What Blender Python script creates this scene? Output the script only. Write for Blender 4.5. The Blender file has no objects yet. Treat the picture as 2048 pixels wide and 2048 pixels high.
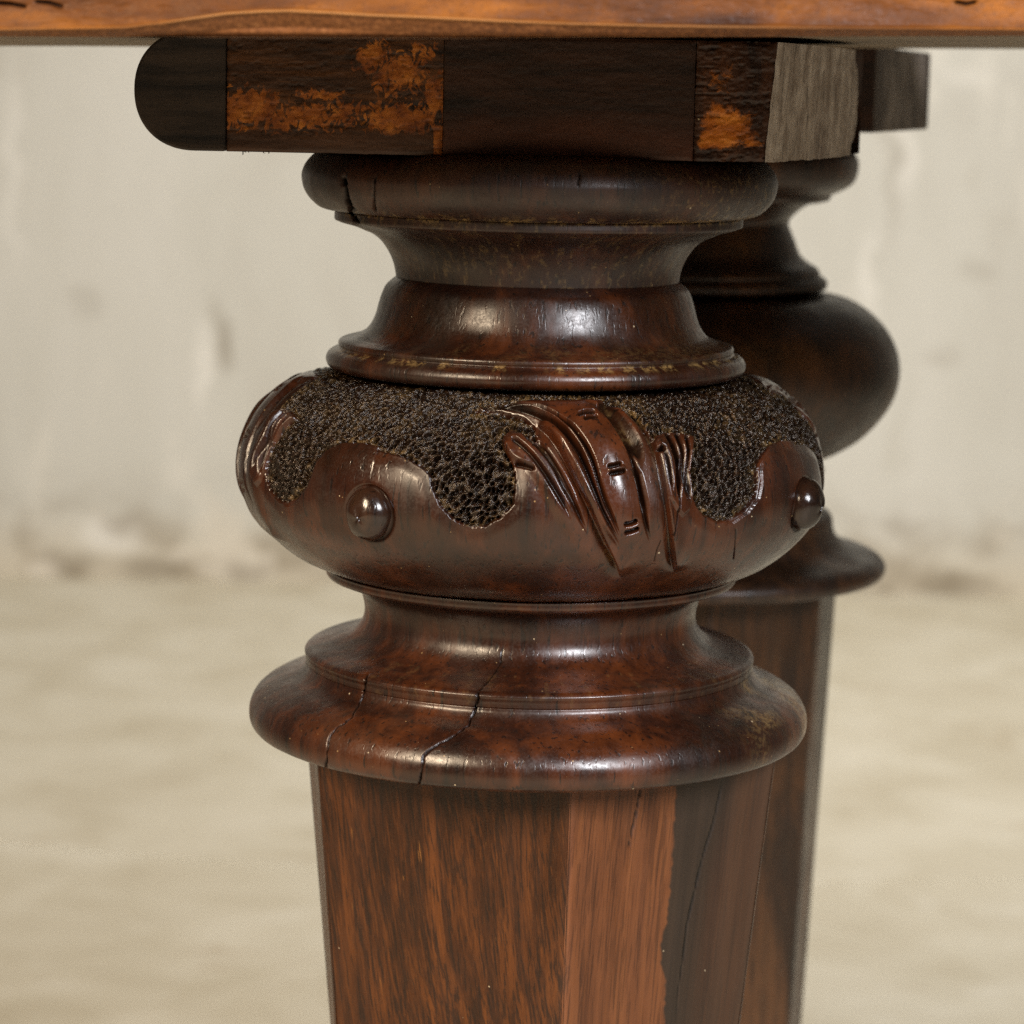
import bpy, math, random
import numpy as np
from mathutils import Matrix, Vector

random.seed(4); rng = np.random.default_rng(7)
sc = bpy.context.scene
COL = sc.collection

# ------------------------------------------------------------------ camera
F_PX, S_PX = 5600.0, 2048.0
CAM = np.array([0.0, -0.74, 0.70])
PITCH, ROLL = math.radians(8.62), math.radians(1.2)
cam = bpy.data.objects.new('camera', bpy.data.cameras.new('camera'))
COL.objects.link(cam)
cam.data.sensor_width = 36.0
cam.data.lens = 36.0 * F_PX / S_PX
cam.data.clip_start, cam.data.clip_end = 0.01, 60
_R = Matrix.Rotation(math.radians(90) - PITCH, 3, 'X') @ Matrix.Rotation(ROLL, 3, 'Z')
cam.matrix_world = Matrix.Translation(Vector(CAM)) @ _R.to_4x4()
cam.data.dof.use_dof = True
cam.data.dof.focus_distance = 0.685
cam.data.dof.aperture_fstop = 19.0
sc.camera = cam
RM = np.array(_R)

# ------------------------------------------------------------------ light
world = bpy.data.worlds.new("World"); sc.world = world; world.use_nodes = True
bg = world.node_tree.nodes['Background']
bg.inputs[0].default_value = (1.0, 0.90, 0.76, 1); bg.inputs[1].default_value = 0.075

def area(name, az, el, dist, size, power, color, target=(0.0, 0.0, 0.60), sy=None):
    l = bpy.data.lights.new(name, 'AREA'); l.size = size; l.energy = power; l.color = color
    if sy: l.shape = 'RECTANGLE'; l.size_y = sy
    o = bpy.data.objects.new(name, l); COL.objects.link(o)
    a, e = math.radians(az), math.radians(el)
    d = Vector((math.sin(a) * math.cos(e), -math.cos(a) * math.cos(e), math.sin(e)))
    o.location = Vector(target) + d * dist
    o.rotation_euler = d.to_track_quat('Z', 'Y').to_euler()
    return o
area('window_light_warm', -42, 27, 2.2, 0.55, 74, (1.0, 0.78, 0.54), sy=0.62)
area('window_light_cool', 31, 27, 2.2, 0.58, 72, (0.95, 0.96, 1.0), sy=0.68)
rl = area('backdrop_fill', 0, 80, 1.0, 1.9, 22.5, (1.0, 0.975, 0.93))  # added fill lamp, unseen: brightens the wall and floor behind the leg
rl.location = (0.7, 1.75, 2.35)
rl.rotation_euler = (Vector(rl.location) - Vector((0.25, 2.75, 0.0))).to_track_quat('Z', 'Y').to_euler()
rl.data.spread = math.radians(115)

sc.view_settings.view_transform = 'Standard'
sc.view_settings.look = 'None'
sc.view_settings.exposure = 0.0
sc.view_settings.gamma = 1.0
sc.cycles.max_bounces = 6
sc.cycles.use_denoising = False
sc.cycles.caustics_reflective = False
sc.cycles.caustics_refractive = False

# ------------------------------------------------------------------ measuring helpers
def W(px, py, Y):
    """photo pixel (2048 scale) -> world point on the vertical plane y = Y"""
    d = RM @ np.array([(px - 1024) / F_PX, -(py - 1024) / F_PX, -1.0])
    return CAM + d * ((Y - CAM[1]) / d[1])
def proj(P):
    q = (P - CAM) @ RM
    return 1024 + F_PX * q[:, 0] / -q[:, 2], 1024 - F_PX * q[:, 1] / -q[:, 2]

# ------------------------------------------------------------------ noise and drawing helpers
def value_noise(x, y, seed=0):
    xi = np.floor(x).astype(np.int64); yi = np.floor(y).astype(np.int64)
    fx = x - xi; fy = y - yi
    fx = fx * fx * (3 - 2 * fx); fy = fy * fy * (3 - 2 * fy)
    def h(a, b):
        n = (a * 374761393 + b * 668265263 + seed * 1274126177) & 0x7fffffff
        n = ((n ^ (n >> 13)) * 1103515245) & 0x7fffffff
        return ((n ^ (n >> 16)) & 0xffff) / 65535.0
    return (h(xi, yi) * (1 - fx) + h(xi + 1, yi) * fx) * (1 - fy) + (h(xi, yi + 1) * (1 - fx) + h(xi + 1, yi + 1) * fx) * fy
def fbm(x, y, seed=0, o=4):
    s = 0; a = .5
    for i in range(o):
        s = s + a * value_noise(x * 2 ** i, y * 2 ** i, seed + i); a *= .5
    return s
def worley(x, y, seed=0):
    """distance to the nearest and second nearest jittered point"""
    xi = np.floor(x).astype(np.int64); yi = np.floor(y).astype(np.int64)
    d1 = np.full(x.shape, 9.0); d2 = np.full(x.shape, 9.0)
    for i in (-1, 0, 1):
        for j in (-1, 0, 1):
            a = xi + i; b = yi + j
            n = (a * 374761393 + b * 668265263 + seed * 97) & 0x7fffffff
            n = ((n ^ (n >> 13)) * 1274126177) & 0x7fffffff
            jx = (n & 0x3ff) / 1023.0; jy = ((n >> 10) & 0x3ff) / 1023.0
            d = np.hypot(a + .1 + .8 * jx - x, b + .1 + .8 * jy - y)
            m = d < d1
            d2 = np.where(m, d1, np.minimum(d2, d)); d1 = np.where(m, d, d1)
    return d1, d2
def catmull(pts, n=6):
    p = np.array(pts, float)
    if len(p) < 3: return p
    q = np.vstack([2 * p[0] - p[1], p, 2 * p[-1] - p[-2]])
    out = []
    for i in range(1, len(q) - 2):
        for t in np.linspace(0, 1, n, endpoint=False):
            a, b, c, d = q[i - 1], q[i], q[i + 1], q[i + 2]
            out.append(.5 * ((2 * b) + (c - a) * t + (2 * a - 5 * b + 4 * c - d) * t * t + (3 * b - a - 3 * c + d) * t ** 3))
    out.append(p[-1]); return np.array(out)
def dist_poly(x, y, pts):
    """unsigned distance, side (+1 right of travel on screen), position 0..1 along"""
    p = np.array(pts, float); best = np.full(x.shape, 1e9); side = np.ones(x.shape); tt = np.zeros(x.shape)
    L = np.r_[0, np.cumsum(np.hypot(*(p[1:] - p[:-1]).T))]
    for i in range(len(p) - 1):
        a, b = p[i], p[i + 1]; d = b - a; l2 = d @ d + 1e-9
        t = np.clip(((x - a[0]) * d[0] + (y - a[1]) * d[1]) / l2, 0, 1)
        dx = x - a[0] - t * d[0]; dy = y - a[1] - t * d[1]
        r = np.hypot(dx, dy); m = r < best
        best = np.where(m, r, best); side = np.where(m, np.sign(d[0] * dy - d[1] * dx), side)
        tt = np.where(m, (L[i] + t * math.sqrt(l2)) / L[-1], tt)
    return best, side, tt
def in_poly(x, y, pts):
    p = np.array(pts, float); c = np.zeros(x.shape, bool); n = len(p)
    for i in range(n):
        x1, y1 = p[i]; x2, y2 = p[(i + 1) % n]
        if y1 == y2: continue
        c ^= ((y1 > y) != (y2 > y)) & (x < (x2 - x1) * (y - y1) / (y2 - y1) + x1)
    return c
def sstep(a, b, v):
    t = np.clip((v - a) / (b - a), 0, 1); return t * t * (3 - 2 * t)
def sd_poly(x, y, pts):
    d, _, _ = dist_poly(x, y, list(map(tuple, pts)) + [tuple(pts[0])])
    return np.where(in_poly(x, y, pts), d, -d)
def stroke(x, y, pts, depth, wl, wr=None, t0=.12, t1=.2, pw=2):
    d, s, t = dist_poly(x, y, catmull(pts, 4))
    wr = wl if wr is None else wr
    w = np.where(s > 0, wr, wl)
    tap = sstep(0, t0, t) * sstep(0, t1, 1 - t) if t0 > 0 else sstep(0, t1, 1 - t)
    if depth < 0:      # a cut: V-shaped, with crisp lips
        return depth * np.clip(1.15 * (1 - d / (1.7 * w * (.35 + .65 * tap))), 0, 1) * tap
    return depth * np.exp(-(d / (w * (.35 + .65 * tap))) ** pw) * tap

def saw(x, y, pts, up, wl, down, wr, t0=.12, t1=.08, soft=2.5):
    """a step cut: rises towards the line on its left, drops sharply to a hollow on its right"""
    d, s, t = dist_poly(x, y, catmull(pts, 4)); sd = d * s
    tap = sstep(0, t0, t) * sstep(0, t1, 1 - t)
    k = sstep(-soft, soft, sd)
    return tap * ((1 - k) * up * np.exp(-(d / wl) ** 2) - k * down * np.exp(-(d / wr) ** 1.5))

# ------------------------------------------------------------------ object helpers
def mesh_obj(name, V, Fc, mats, parent=None, smooth=True, attrs=None, mat_index=None):
    me = bpy.data.meshes.new(name)
    V = np.asarray(V, np.float32); Fc = np.asarray(Fc, np.int32)
    me.vertices.add(len(V)); me.vertices.foreach_set('co', V.ravel())
    k = Fc.shape[1]
    me.loops.add(Fc.size); me.loops.foreach_set('vertex_index', Fc.ravel())
    me.polygons.add(len(Fc)); me.polygons.foreach_set('loop_start', np.arange(0, Fc.size, k, dtype=np.int32))
    me.polygons.foreach_set('loop_total', np.full(len(Fc), k, np.int32))
    for m in (mats if isinstance(mats, (list, tuple)) else [mats]): me.materials.append(m)
    if mat_index is not None: me.polygons.foreach_set('material_index', np.asarray(mat_index, np.int32))
    me.polygons.foreach_set('use_smooth', np.full(len(Fc), smooth))
    for n, a in (attrs or {}).items():
        at = me.attributes.new(n, 'FLOAT', 'POINT'); at.data.foreach_set('value', np.asarray(a, np.float32))
    me.update(calc_edges=True); me.validate()
    o = bpy.data.objects.new(name, me); COL.objects.link(o)
    if parent: o.parent = parent
    return o
def grid_faces(nu, nv, closed_u=False):
    i, j = np.meshgrid(np.arange(nu if closed_u else nu - 1), np.arange(nv - 1), indexing='ij')
    i2 = (i + 1) % nu
    return np.stack([i * nv + j, i2 * nv + j, i2 * nv + j + 1, i * nv + j + 1], -1).reshape(-1, 4)
def tag(o, label=None, cat=None, kind=None, group=None):
    if label: o['label'] = label
    if cat: o['category'] = cat
    if kind: o['kind'] = kind
    if group: o['group'] = group
    return o
def resample(pts, step):
    p = np.array(pts, float); out = [p[0]]
    for a, b in zip(p[:-1], p[1:]):
        n = max(1, int(math.ceil(np.hypot(*(b - a)) / step)))
        for k in range(1, n + 1): out.append(a + (b - a) * k / n)
    return np.array(out)
def phis(step, back=3.0, front=100, extra=()):
    f = np.arange(-front, front, step)
    b = np.arange(front, 360 - front, back)
    a = np.r_[f, b]
    for c, w, s in extra: a = np.r_[a, np.arange(c - w, c + w, s)]
    return np.unique(np.round(a, 4)) * math.pi / 180
def lathe_pts(ax, ay, prof, ph):
    """prof (r,z) rows; phi = 0 looks at the camera, positive to the right. returns points and normals"""
    r, z = prof[:, 0], prof[:, 1]
    dr = np.gradient(r); dz = np.gradient(z); l = np.hypot(dr, dz) + 1e-12
    nr, nz = -dz / l, dr / l                       # profile runs downward
    P = np.stack([ax + np.outer(np.sin(ph), r), ay - np.outer(np.cos(ph), r), np.broadcast_to(z, (len(ph), len(r)))], -1)
    N = np.stack([np.outer(np.sin(ph), nr), -np.outer(np.cos(ph), nr), np.broadcast_to(nz, (len(ph), len(r)))], -1)
    return P.reshape(-1, 3), N.reshape(-1, 3)

# ------------------------------------------------------------------ material helpers
class NT:
    def __init__(s, name):
        s.m = bpy.data.materials.new(name); s.m.use_nodes = True; s.t = s.m.node_tree
        s.b = s.t.nodes['Principled BSDF']; s.tc = s.t.nodes.new('ShaderNodeTexCoord')
    def n(s, ty, **k):
        o = s.t.nodes.new('ShaderNode' + ty)
        for a, v in k.items(): setattr(o, a, v)
        return o
    def l(s, a, b): s.t.links.new(a, b)
    def put(s, sock, v):
        if hasattr(v, 'is_output') or isinstance(v, bpy.types.NodeSocket): s.l(v, sock)
        else: sock.default_value = v
    def map(s, scale=(1, 1, 1), rot=(0, 0, 0), loc=(0, 0, 0), src=None):
        o = s.n('Mapping'); o.inputs['Scale'].default_value = scale; o.inputs['Rotation'].default_value = rot
        o.inputs['Location'].default_value = loc; s.l(src or s.tc.outputs['Object'], o.inputs['Vector']); return o.outputs[0]
    def noise(s, vec, scale, detail=5, rough=.55, dist=0):
        o = s.n('TexNoise'); s.l(vec, o.inputs['Vector']); o.inputs['Scale'].default_value = scale
        o.inputs['Detail'].default_value = detail; o.inputs['Roughness'].default_value = rough
        o.inputs['Distortion'].default_value = dist; return o.outputs['Fac']
    def ramp(s, fac, stops):
        o = s.n('ValToRGB'); s.l(fac, o.inputs[0]); e = o.color_ramp.elements
        while len(e) > 1: e.remove(e[-1])
        e[0].position = stops[0][0]; e[0].color = col(stops[0][1])
        for p, c in stops[1:]:
            q = e.new(p); q.color = col(c)
        return o.outputs[0]
    def mix(s, fac, a, b, mode='MIX'):
        o = s.n('Mix', data_type='RGBA', blend_type=mode)
        s.put(o.inputs[0], fac); s.put(o.inputs[6], a if not isinstance(a, tuple) else col(a)); s.put(o.inputs[7], b if not isinstance(b, tuple) else col(b))
        return o.outputs[2]
    def math(s, op, a, b=0.0, c=0.0, clamp=False):
        o = s.n('Math', operation=op, use_clamp=clamp); s.put(o.inputs[0], a); s.put(o.inputs[1], b)
        if op in ('MULTIPLY_ADD', 'SMOOTH_MIN', 'COMPARE'): s.put(o.inputs[2], c)
        return o.outputs[0]
    def rng(s, v, a, b, c=0.0, d=1.0, smooth=True):
        o = s.n('MapRange'); o.interpolation_type = 'SMOOTHSTEP' if smooth else 'LINEAR'
        s.put(o.inputs[0], v)
        for i, x in zip((1, 2, 3, 4), (a, b, c, d)): s.put(o.inputs[i], x)
        return o.outputs[0]
    def attr(s, name):
        o = s.n('Attribute'); o.attribute_name = name; return o.outputs['Fac']
    def bump(s, h, dist, strength=1.0, nrm=None):
        o = s.n('Bump'); s.put(o.inputs['Height'], h); o.inputs['Distance'].default_value = dist
        o.inputs['Strength'].default_value = strength
        if nrm: s.l(nrm, o.inputs['Normal'])
        return o.outputs[0]
    def out(s, color, rough, nrm=None, spec=.5):
        s.put(s.b.inputs['Base Color'], color if not isinstance(color, tuple) else col(color)); s.put(s.b.inputs['Roughness'], rough)
        s.b.inputs['Specular IOR Level'].default_value = spec
        if nrm: s.l(nrm, s.b.inputs['Normal'])
        return s.m
def col(c): return c if len(c) == 4 else (c[0], c[1], c[2], 1)

def specks(g, base, scale=420, dens=.93, size=.11, color=(.42, .34, .22)):
    v = g.n('TexVoronoi'); g.l(g.tc.outputs['Object'], v.inputs['Vector']); v.inputs['Scale'].default_value = scale
    sep = g.n('SeparateColor'); g.l(v.outputs['Color'], sep.inputs[0])
    on = g.math('MULTIPLY', g.math('GREATER_THAN', sep.outputs[0], dens), g.math('LESS_THAN', v.outputs['Distance'], g.math('MULTIPLY', sep.outputs[1], size * 2)))
    on = g.math('MULTIPLY', on, .75)
    return g.mix(on, base, color)

def turned_wood(name, c0=(.0022, .0010, .0007), c1=(.018, .0050, .0019), c2=(.070, .0185, .0045), rough=(.24, .40), speck=.985, grey=.13, carve=False):
    g = NT(name)
    big = g.noise(g.map((1, 1, .55)), 24, 4, .6, .6)
    grain = g.noise(g.map((1, 1, .13)), 210, 6, .6, .4)
    pores = g.noise(g.map((1, 1, .055)), 950, 2, .5)
    fine = g.noise(g.map(), 1500, 2, .5)
    mixv = g.math('ADD', g.math('MULTIPLY', big, .62), g.math('MULTIPLY', grain, .38))
    c = g.ramp(mixv, [(.33, c0), (.49, c1), (.66, c2)])
    c = g.mix(g.rng(pores, .60, .68, 0, .8), c, (.004, .002, .0015))
    # greyish bloom of old wax, in patches
    gm = g.rng(g.noise(g.map(loc=(3, 1, 7)), 34, 5, .65, .3), .50, .72, 0, grey)
    c = g.mix(gm, c, (.075, .048, .030))
    c = specks(g, c, 640, speck, .10)
    c = specks(g, c, 1300, .992, .16, (.22, .14, .06))
    du = g.attr('dust')
    c = g.mix(g.math('MULTIPLY', du, g.rng(g.noise(g.map(), 700, 4, .7), .42, .60, 0, 1)), c, (.20, .125, .045))
    c = g.mix(g.attr('crack'), c, (.002, .0015, .001))
    r = g.math('ADD', g.rng(g.noise(g.map(loc=(5, 5, 5)), 60, 5, .6), .35, .7, rough[0], rough[1]), g.math('MULTIPLY', gm, .5))
    r = g.math('ADD', r, g.math('MULTIPLY', g.rng(fine, .4, .65, 0, 1), .08))
    h = g.math('ADD', g.math('MULTIPLY', g.rng(pores, .55, .68, 0, 1), -1), g.math('MULTIPLY', grain, .6))
    n1 = g.bump(h, .00004, .7)
    n2 = g.bump(g.noise(g.map(), 2600, 2, .5), .000015, .5, n1)
    if carve:
        st = g.attr('stipple')
        v = g.noise(g.map(), 900, 4, .7)
        sc_ = g.ramp(v, [(.42, (.0030, .0015, .0009)), (.58, (.0095, .0043, .0022)), (.78, (.045, .021, .0085))])
        c = g.mix(st, c, sc_); carve_spec = g.math('MULTIPLY_ADD', st, -.15, .5)
        c = g.mix(g.math('MULTIPLY', du, g.rng(g.noise(g.map(), 520, 4, .7), .46, .62, 0, .9)), c, (.17, .105, .040))
        r = g.math('MULTIPLY_ADD', st, g.math('SUBTRACT', .21, r), r)
        n3 = g.n('Bump'); g.l(g.math('MULTIPLY', v, st), n3.inputs['Height']); n3.inputs['Distance'].default_value = .0004; g.l(n2, n3.inputs['Normal']); n2 = n3.outputs[0]
    g.out(c, r, n2)
    sp = g.math('MULTIPLY_ADD', g.attr('crack'), -.5, .5)
    if carve:
        sp = g.math('MULTIPLY_ADD', st, -.15, sp); g.l(g.mix(st, (1, 1, 1), (1.0, .90, .80)), g.b.inputs['Specular Tint'])
    g.l(sp, g.b.inputs['Specular IOR Level'])
    return g.m

def panel_wood(name, stops, tilt=0.0, scale=150, stretch=.035, rough=(.3, .5), vein=.75, swirl=.8, two=None):
    g = NT(name)
    v = g.map((1, 1, stretch), src=g.map(rot=(0, tilt, 0)))
    # grain lines lean and bend: warp the sideways coordinate by a slow noise
    warp = g.noise(g.map((1, 1, .5)), 14, 2, .5)
    comb = g.n('CombineXYZ'); g.l(g.math('MULTIPLY', warp, .05 * swirl), comb.inputs[0])
    add = g.n('VectorMath', operation='ADD'); g.l(v, add.inputs[0]); g.l(comb.outputs[0], add.inputs[1]); vec = add.outputs[0]
    a = g.noise(vec, scale * 1.6, 7, .66, .3)
    b = g.noise(vec, scale * 4.6, 4, .62)
    blot = g.noise(g.map((1, 1, .28), loc=(2, 0, 1)), 62, 6, .68, .8)
    c = g.ramp(g.math('ADD', g.math('MULTIPLY', a, .68), g.math('MULTIPLY', blot, .32)), stops)
    c = g.mix(g.rng(b, .54, .60, 0, vein), c, (.012, .004, .002))
    fl_ = g.noise(g.map((1, 1, .012), src=g.map(rot=(0, tilt, 0), loc=(2, 0, 0))), 1500, 3, .6)
    c = g.mix(g.rng(fl_, .55, .61, 0, vein), c, (.008, .003, .0015))
    c = g.mix(g.rng(fl_, .44, .36, 0, .28), c, (.13, .040, .007))
    c = g.mix(g.rng(blot, .62, .74, 0, .6), c, (.014, .006, .003))
    li = g.noise(g.map((1, 1, .03), src=g.map(rot=(0, tilt, 0), loc=(7, 0, 0))), 900, 2, .5)
    lm = g.math('MULTIPLY', g.rng(li, .70, .76, 0, 1), g.rng(g.noise(g.map(loc=(1, 9, 0)), 60, 3, .5), .52, .62, 0, .8))
    c = g.mix(lm, c, (.34, .15, .035))
    if two:
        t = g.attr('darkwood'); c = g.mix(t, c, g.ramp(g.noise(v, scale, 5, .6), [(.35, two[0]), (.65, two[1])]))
    c = specks(g, c, 600, .985, .07)
    c = g.mix(g.attr('crack'), c, (.003, .002, .001))
    r = g.rng(blot, .3, .7, rough[0], rough[1])
    n1 = g.bump(g.math('ADD', g.math('MULTIPLY', b, -.8), g.noise(g.map(), 1800, 2)), .00006, .8)
    return g.out(c, r, n1, .38)

MAT_TURN = turned_wood('dark_turned_rosewood')
MAT_TURN_DULL = turned_wood('dusty_dark_rosewood', rough=(.38, .56), grey=.14, c2=(.062, .0185, .0056))
MAT_CARVE = turned_wood('carved_rosewood', c1=(.018, .0050, .0019), c2=(.060, .0155, .0042), rough=(.20, .35), grey=.08, carve=True)
MAT_BOSS = turned_wood('polished_boss', c1=(.012, .005, .003), c2=(.040, .016, .007), rough=(.15, .24), grey=.1)
MAT_BACK = turned_wood('rear_leg_wood', c1=(.030, .0120, .0045), c2=(.105, .040, .012), rough=(.36, .5), grey=.15)
MAT_FACET = panel_wood('orange_brown_facet', [(.36, (.012, .0036, .0011)), (.48, (.034, .0095, .0019)), (.62, (.084, .0245, .0036))], tilt=math.radians(11))
MAT_FACET_R = panel_wood('brown_facet_with_sheen', [(.34, (.062, .0200, .0070)), (.50, (.118, .039, .0130)), (.66, (.165, .057, .018))], tilt=math.radians(-5), vein=.40, rough=(.36, .5), swirl=.3,  # right face: paler pinkish tone paints in the light it reflects
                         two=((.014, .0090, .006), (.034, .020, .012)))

# ------------------------------------------------------------------ the room
def plaster():
    g = NT('stained_white_plaster')
    a = g.noise(g.map((1, 1, .45)), 4.5, 6, .6, .6)
    b = g.noise(g.map((1, 1, .35), loc=(4, 2, 0)), 9, 5, .6, .4)
    c = g.ramp(a, [(.30, (.515, .505, .46)), (.50, (.565, .56, .515)), (.70, (.61, .605, .565))])
    c = g.mix(g.rng(b, .60, .70, 0, .4), c, (.72, .70, .64))
    c = g.mix(g.rng(g.noise(g.map((1, 1, .6), loc=(9, 1, 3)), 7, 5, .6, .8), .62, .74, 0, .30), c, (.36, .33, .27))
    sep = g.n('SeparateXYZ'); g.l(g.tc.outputs['Object'], sep.inputs[0])
    low = g.rng(sep.outputs[2], 0.02, .19, 1, 0)
    c = g.mix(g.rng(sep.outputs[2], 0.0, .12, .85, 0), c, (.57, .52, .42))
    c = g.mix(g.math('MULTIPLY', low, g.rng(g.noise(g.map((1, 1, 1.6), loc=(0.35, 0, 2)), 8.5, 5, .6, .5), .44, .62, 0, .6)), c, (.26, .215, .15))
    c = g.mix(g.math('MULTIPLY', low, g.rng(g.noise(g.map((1, 1, 1), loc=(5.3, 0, 1)), 9, 4, .6), .56, .64, 0, .8)), c, (.66, .62, .54))
    wn = g.n('TexNoise'); g.l(g.tc.outputs['Object'], wn.inputs['Vector']); wn.inputs['Scale'].default_value = 16; wn.inputs['Detail'].default_value = 4
    wob = g.n('VectorMath', operation='MULTIPLY_ADD'); g.l(wn.outputs['Color'], wob.inputs[0]); wob.inputs[1].default_value = (.07, .0, .07); g.l(g.tc.outputs['Object'], wob.inputs[2])
    def stain(px, py, rx, ry, color, amt):
        nonlocal c
        w = W(px, py, WALL_Y); k = 3.95 / 5600
        m = g.map((1 / (rx * k), 0, 1 / (ry * k)), src=wob.outputs[0], loc=(-(w[0] + .035) / (rx * k), 0, -(w[2] + .035) / (ry * k)))
        ln = g.n('VectorMath', operation='LENGTH'); g.l(m, ln.inputs[0])
        c = g.mix(g.rng(ln.outputs['Value'], 1.5, .2, 0, amt), c, color)
    DK = (.20, .165, .115); WH = (.78, .77, .73)
    for a in ((445, 690, 22, 55, DK, .55), (430, 620, 14, 40, DK, .25), (160, 610, 30, 30, DK, .18), (400, 730, 20, 90, WH, .6), (30, 330, 18, 190, WH, .4), (215, 1075, 60, 40, WH, .7), (130, 1130, 60, 20, DK, .5),
              (300, 1140, 75, 24, DK, .6), (500, 1138, 50, 24, DK, .5), (245, 1050, 40, 24, DK, .3), (1790, 340, 26, 150, DK, .25), (1735, 560, 22, 90, WH, .5), (1810, 300, 18, 110, WH, .55), (1880, 700, 40, 26, DK, .2),
              (1960, 540, 40, 24, DK, .2), (1900, 1180, 70, 34, DK, .6), (1720, 1180, 40, 28, DK, .45), (1800, 1060, 40, 22, DK, .2), (1930, 150, 60, 20, WH, .3)): stain(*a)
    return g.out(c, .8, g.bump(g.noise(g.map(), 60, 5), .002, .5), .3)
def flooring():
    g = NT('worn_pale_painted_floor')
    a = g.noise(g.map((1, 1, 1)), 6.5, 6, .6, .6)
    c = g.ramp(a, [(.32, (.50, .445, .33)), (.50, (.575, .525, .41)), (.68, (.64, .595, .485))])
    c = g.mix(g.rng(g.noise(g.map((.8, 1, 1), loc=(3, 4, 0)), 12, 5, .6, .4), .58, .70, 0, .45), c, (.68, .64, .54))
    c = g.mix(g.rng(g.noise(g.map((.6, 1, 1), loc=(7, 1, 0)), 8, 5, .65, .8), .60, .72, 0, .40), c, (.38, .30, .19))
    return g.out(c, .55, g.bump(g.noise(g.map((.4, 1, 1)), 40, 5), .0015, .4), .4)
WALL_Y = 3.17
def sheet(name, pts, mat):
    return mesh_obj(name, pts, [[0, 1, 2, 3]], mat, smooth=False)
tag(sheet('floor', [(-6, -6, 0), (6, -6, 0), (6, 8, 0), (-6, 8, 0)], flooring()), kind='structure')
wv = np.array([(-6, WALL_Y, -.02), (6, WALL_Y, -.02), (6, WALL_Y, 2.6), (-6, WALL_Y, 2.6)]); wb = wv + [0, .25, 0]
tag(mesh_obj('wall', np.r_[wv, wb], [[0, 1, 2, 3], [5, 4, 7, 6], [3, 2, 6, 7], [1, 5, 6, 2], [4, 0, 3, 7], [4, 5, 1, 0]], plaster(), smooth=False), kind='structure')

# ------------------------------------------------------------------ the table
table = bpy.data.objects.new('antique_table', None); COL.objects.link(table)
tag(table, 'antique dark rosewood table with turned carved legs under a worn orange-brown top', 'table')

# ---- front leg: silhouette measured in the photograph, turned round its axis
AX, AY = float(W(1065, 1000, 0)[0]), 0.0
def rz(pts, ay=0.0, ax=None, side=-1):
    out = []
    ax = AX if ax is None else ax
    for px, py in pts:
        w = W(px, py, ay); out.append((abs(w[0] - ax), w[2]))
    return np.array(out)
def close_in(prof, r_in=.012):
    """caps the turned piece towards its axis so that it is a solid"""
    return np.vstack([[r_in, prof[0, 1]], prof, [r_in, prof[-1, 1]]])

def turned(name, prof, mat, parent, step=.5, rows=.0007, ax=None, ay=0.0, cracks=(), dustf=None, wob=.00007, extra=(), sharp=()):
    ax = AX if ax is None else ax
    p = resample(close_in(prof), rows)
    ph = phis(step, extra=extra)
    P, N = lathe_pts(ax, ay, p, ph)
    PH = np.repeat(ph, len(p)); R = np.tile(p[:, 0], len(ph)); Z = np.tile(p[:, 1], len(ph))
    u, v = proj(P)
    front = np.cos(PH) > -.1
    # hand-turned and worn: slow unevenness
    n = (fbm(PH * 3 + 20, Z * 90, 3) - .47) * wob * 2
    dent = (value_noise(PH * 26, Z * 420, 11) - .5) * wob * .55
    D = n + dent
    crack = np.zeros(len(P))
    for pts, w, dep in cracks:
        q = np.array(pts, float)
        q = resample(q, 9); q[1:-1, 0] += rng.normal(0, 1.3, len(q) - 2)
        d, s, t = dist_poly(u, v, q)
        ww = w * (.55 + .9 * value_noise(t * 14, t * 0, 5))
        k = np.exp(-(d / ww) ** 2) * front
        D = D - k * dep; crack = np.maximum(crack, np.clip(k * 1.4, 0, 1))
    P = P + N * D[:, None]
    dust = dustf(u, v, PH, R, Z) if dustf else np.zeros(len(P))
    return mesh_obj(name, P, grid_faces(len(ph), len(p), True), mat, parent, attrs={'crack': crack, 'dust': dust})

def arc(p0, p1, bulge, n=10):
    """points from p0 to p1 with a sideways bulge (quadratic)"""
    p0 = np.array(p0, float); p1 = np.array(p1, float); m = (p0 + p1) / 2; d = p1 - p0
    nrm = np.array([-d[1], d[0]]); c = m + nrm * bulge
    t = np.linspace(0, 1, n)[:, None]
    return (1 - t) ** 2 * p0 + 2 * t * (1 - t) * c + t * t * p1

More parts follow.
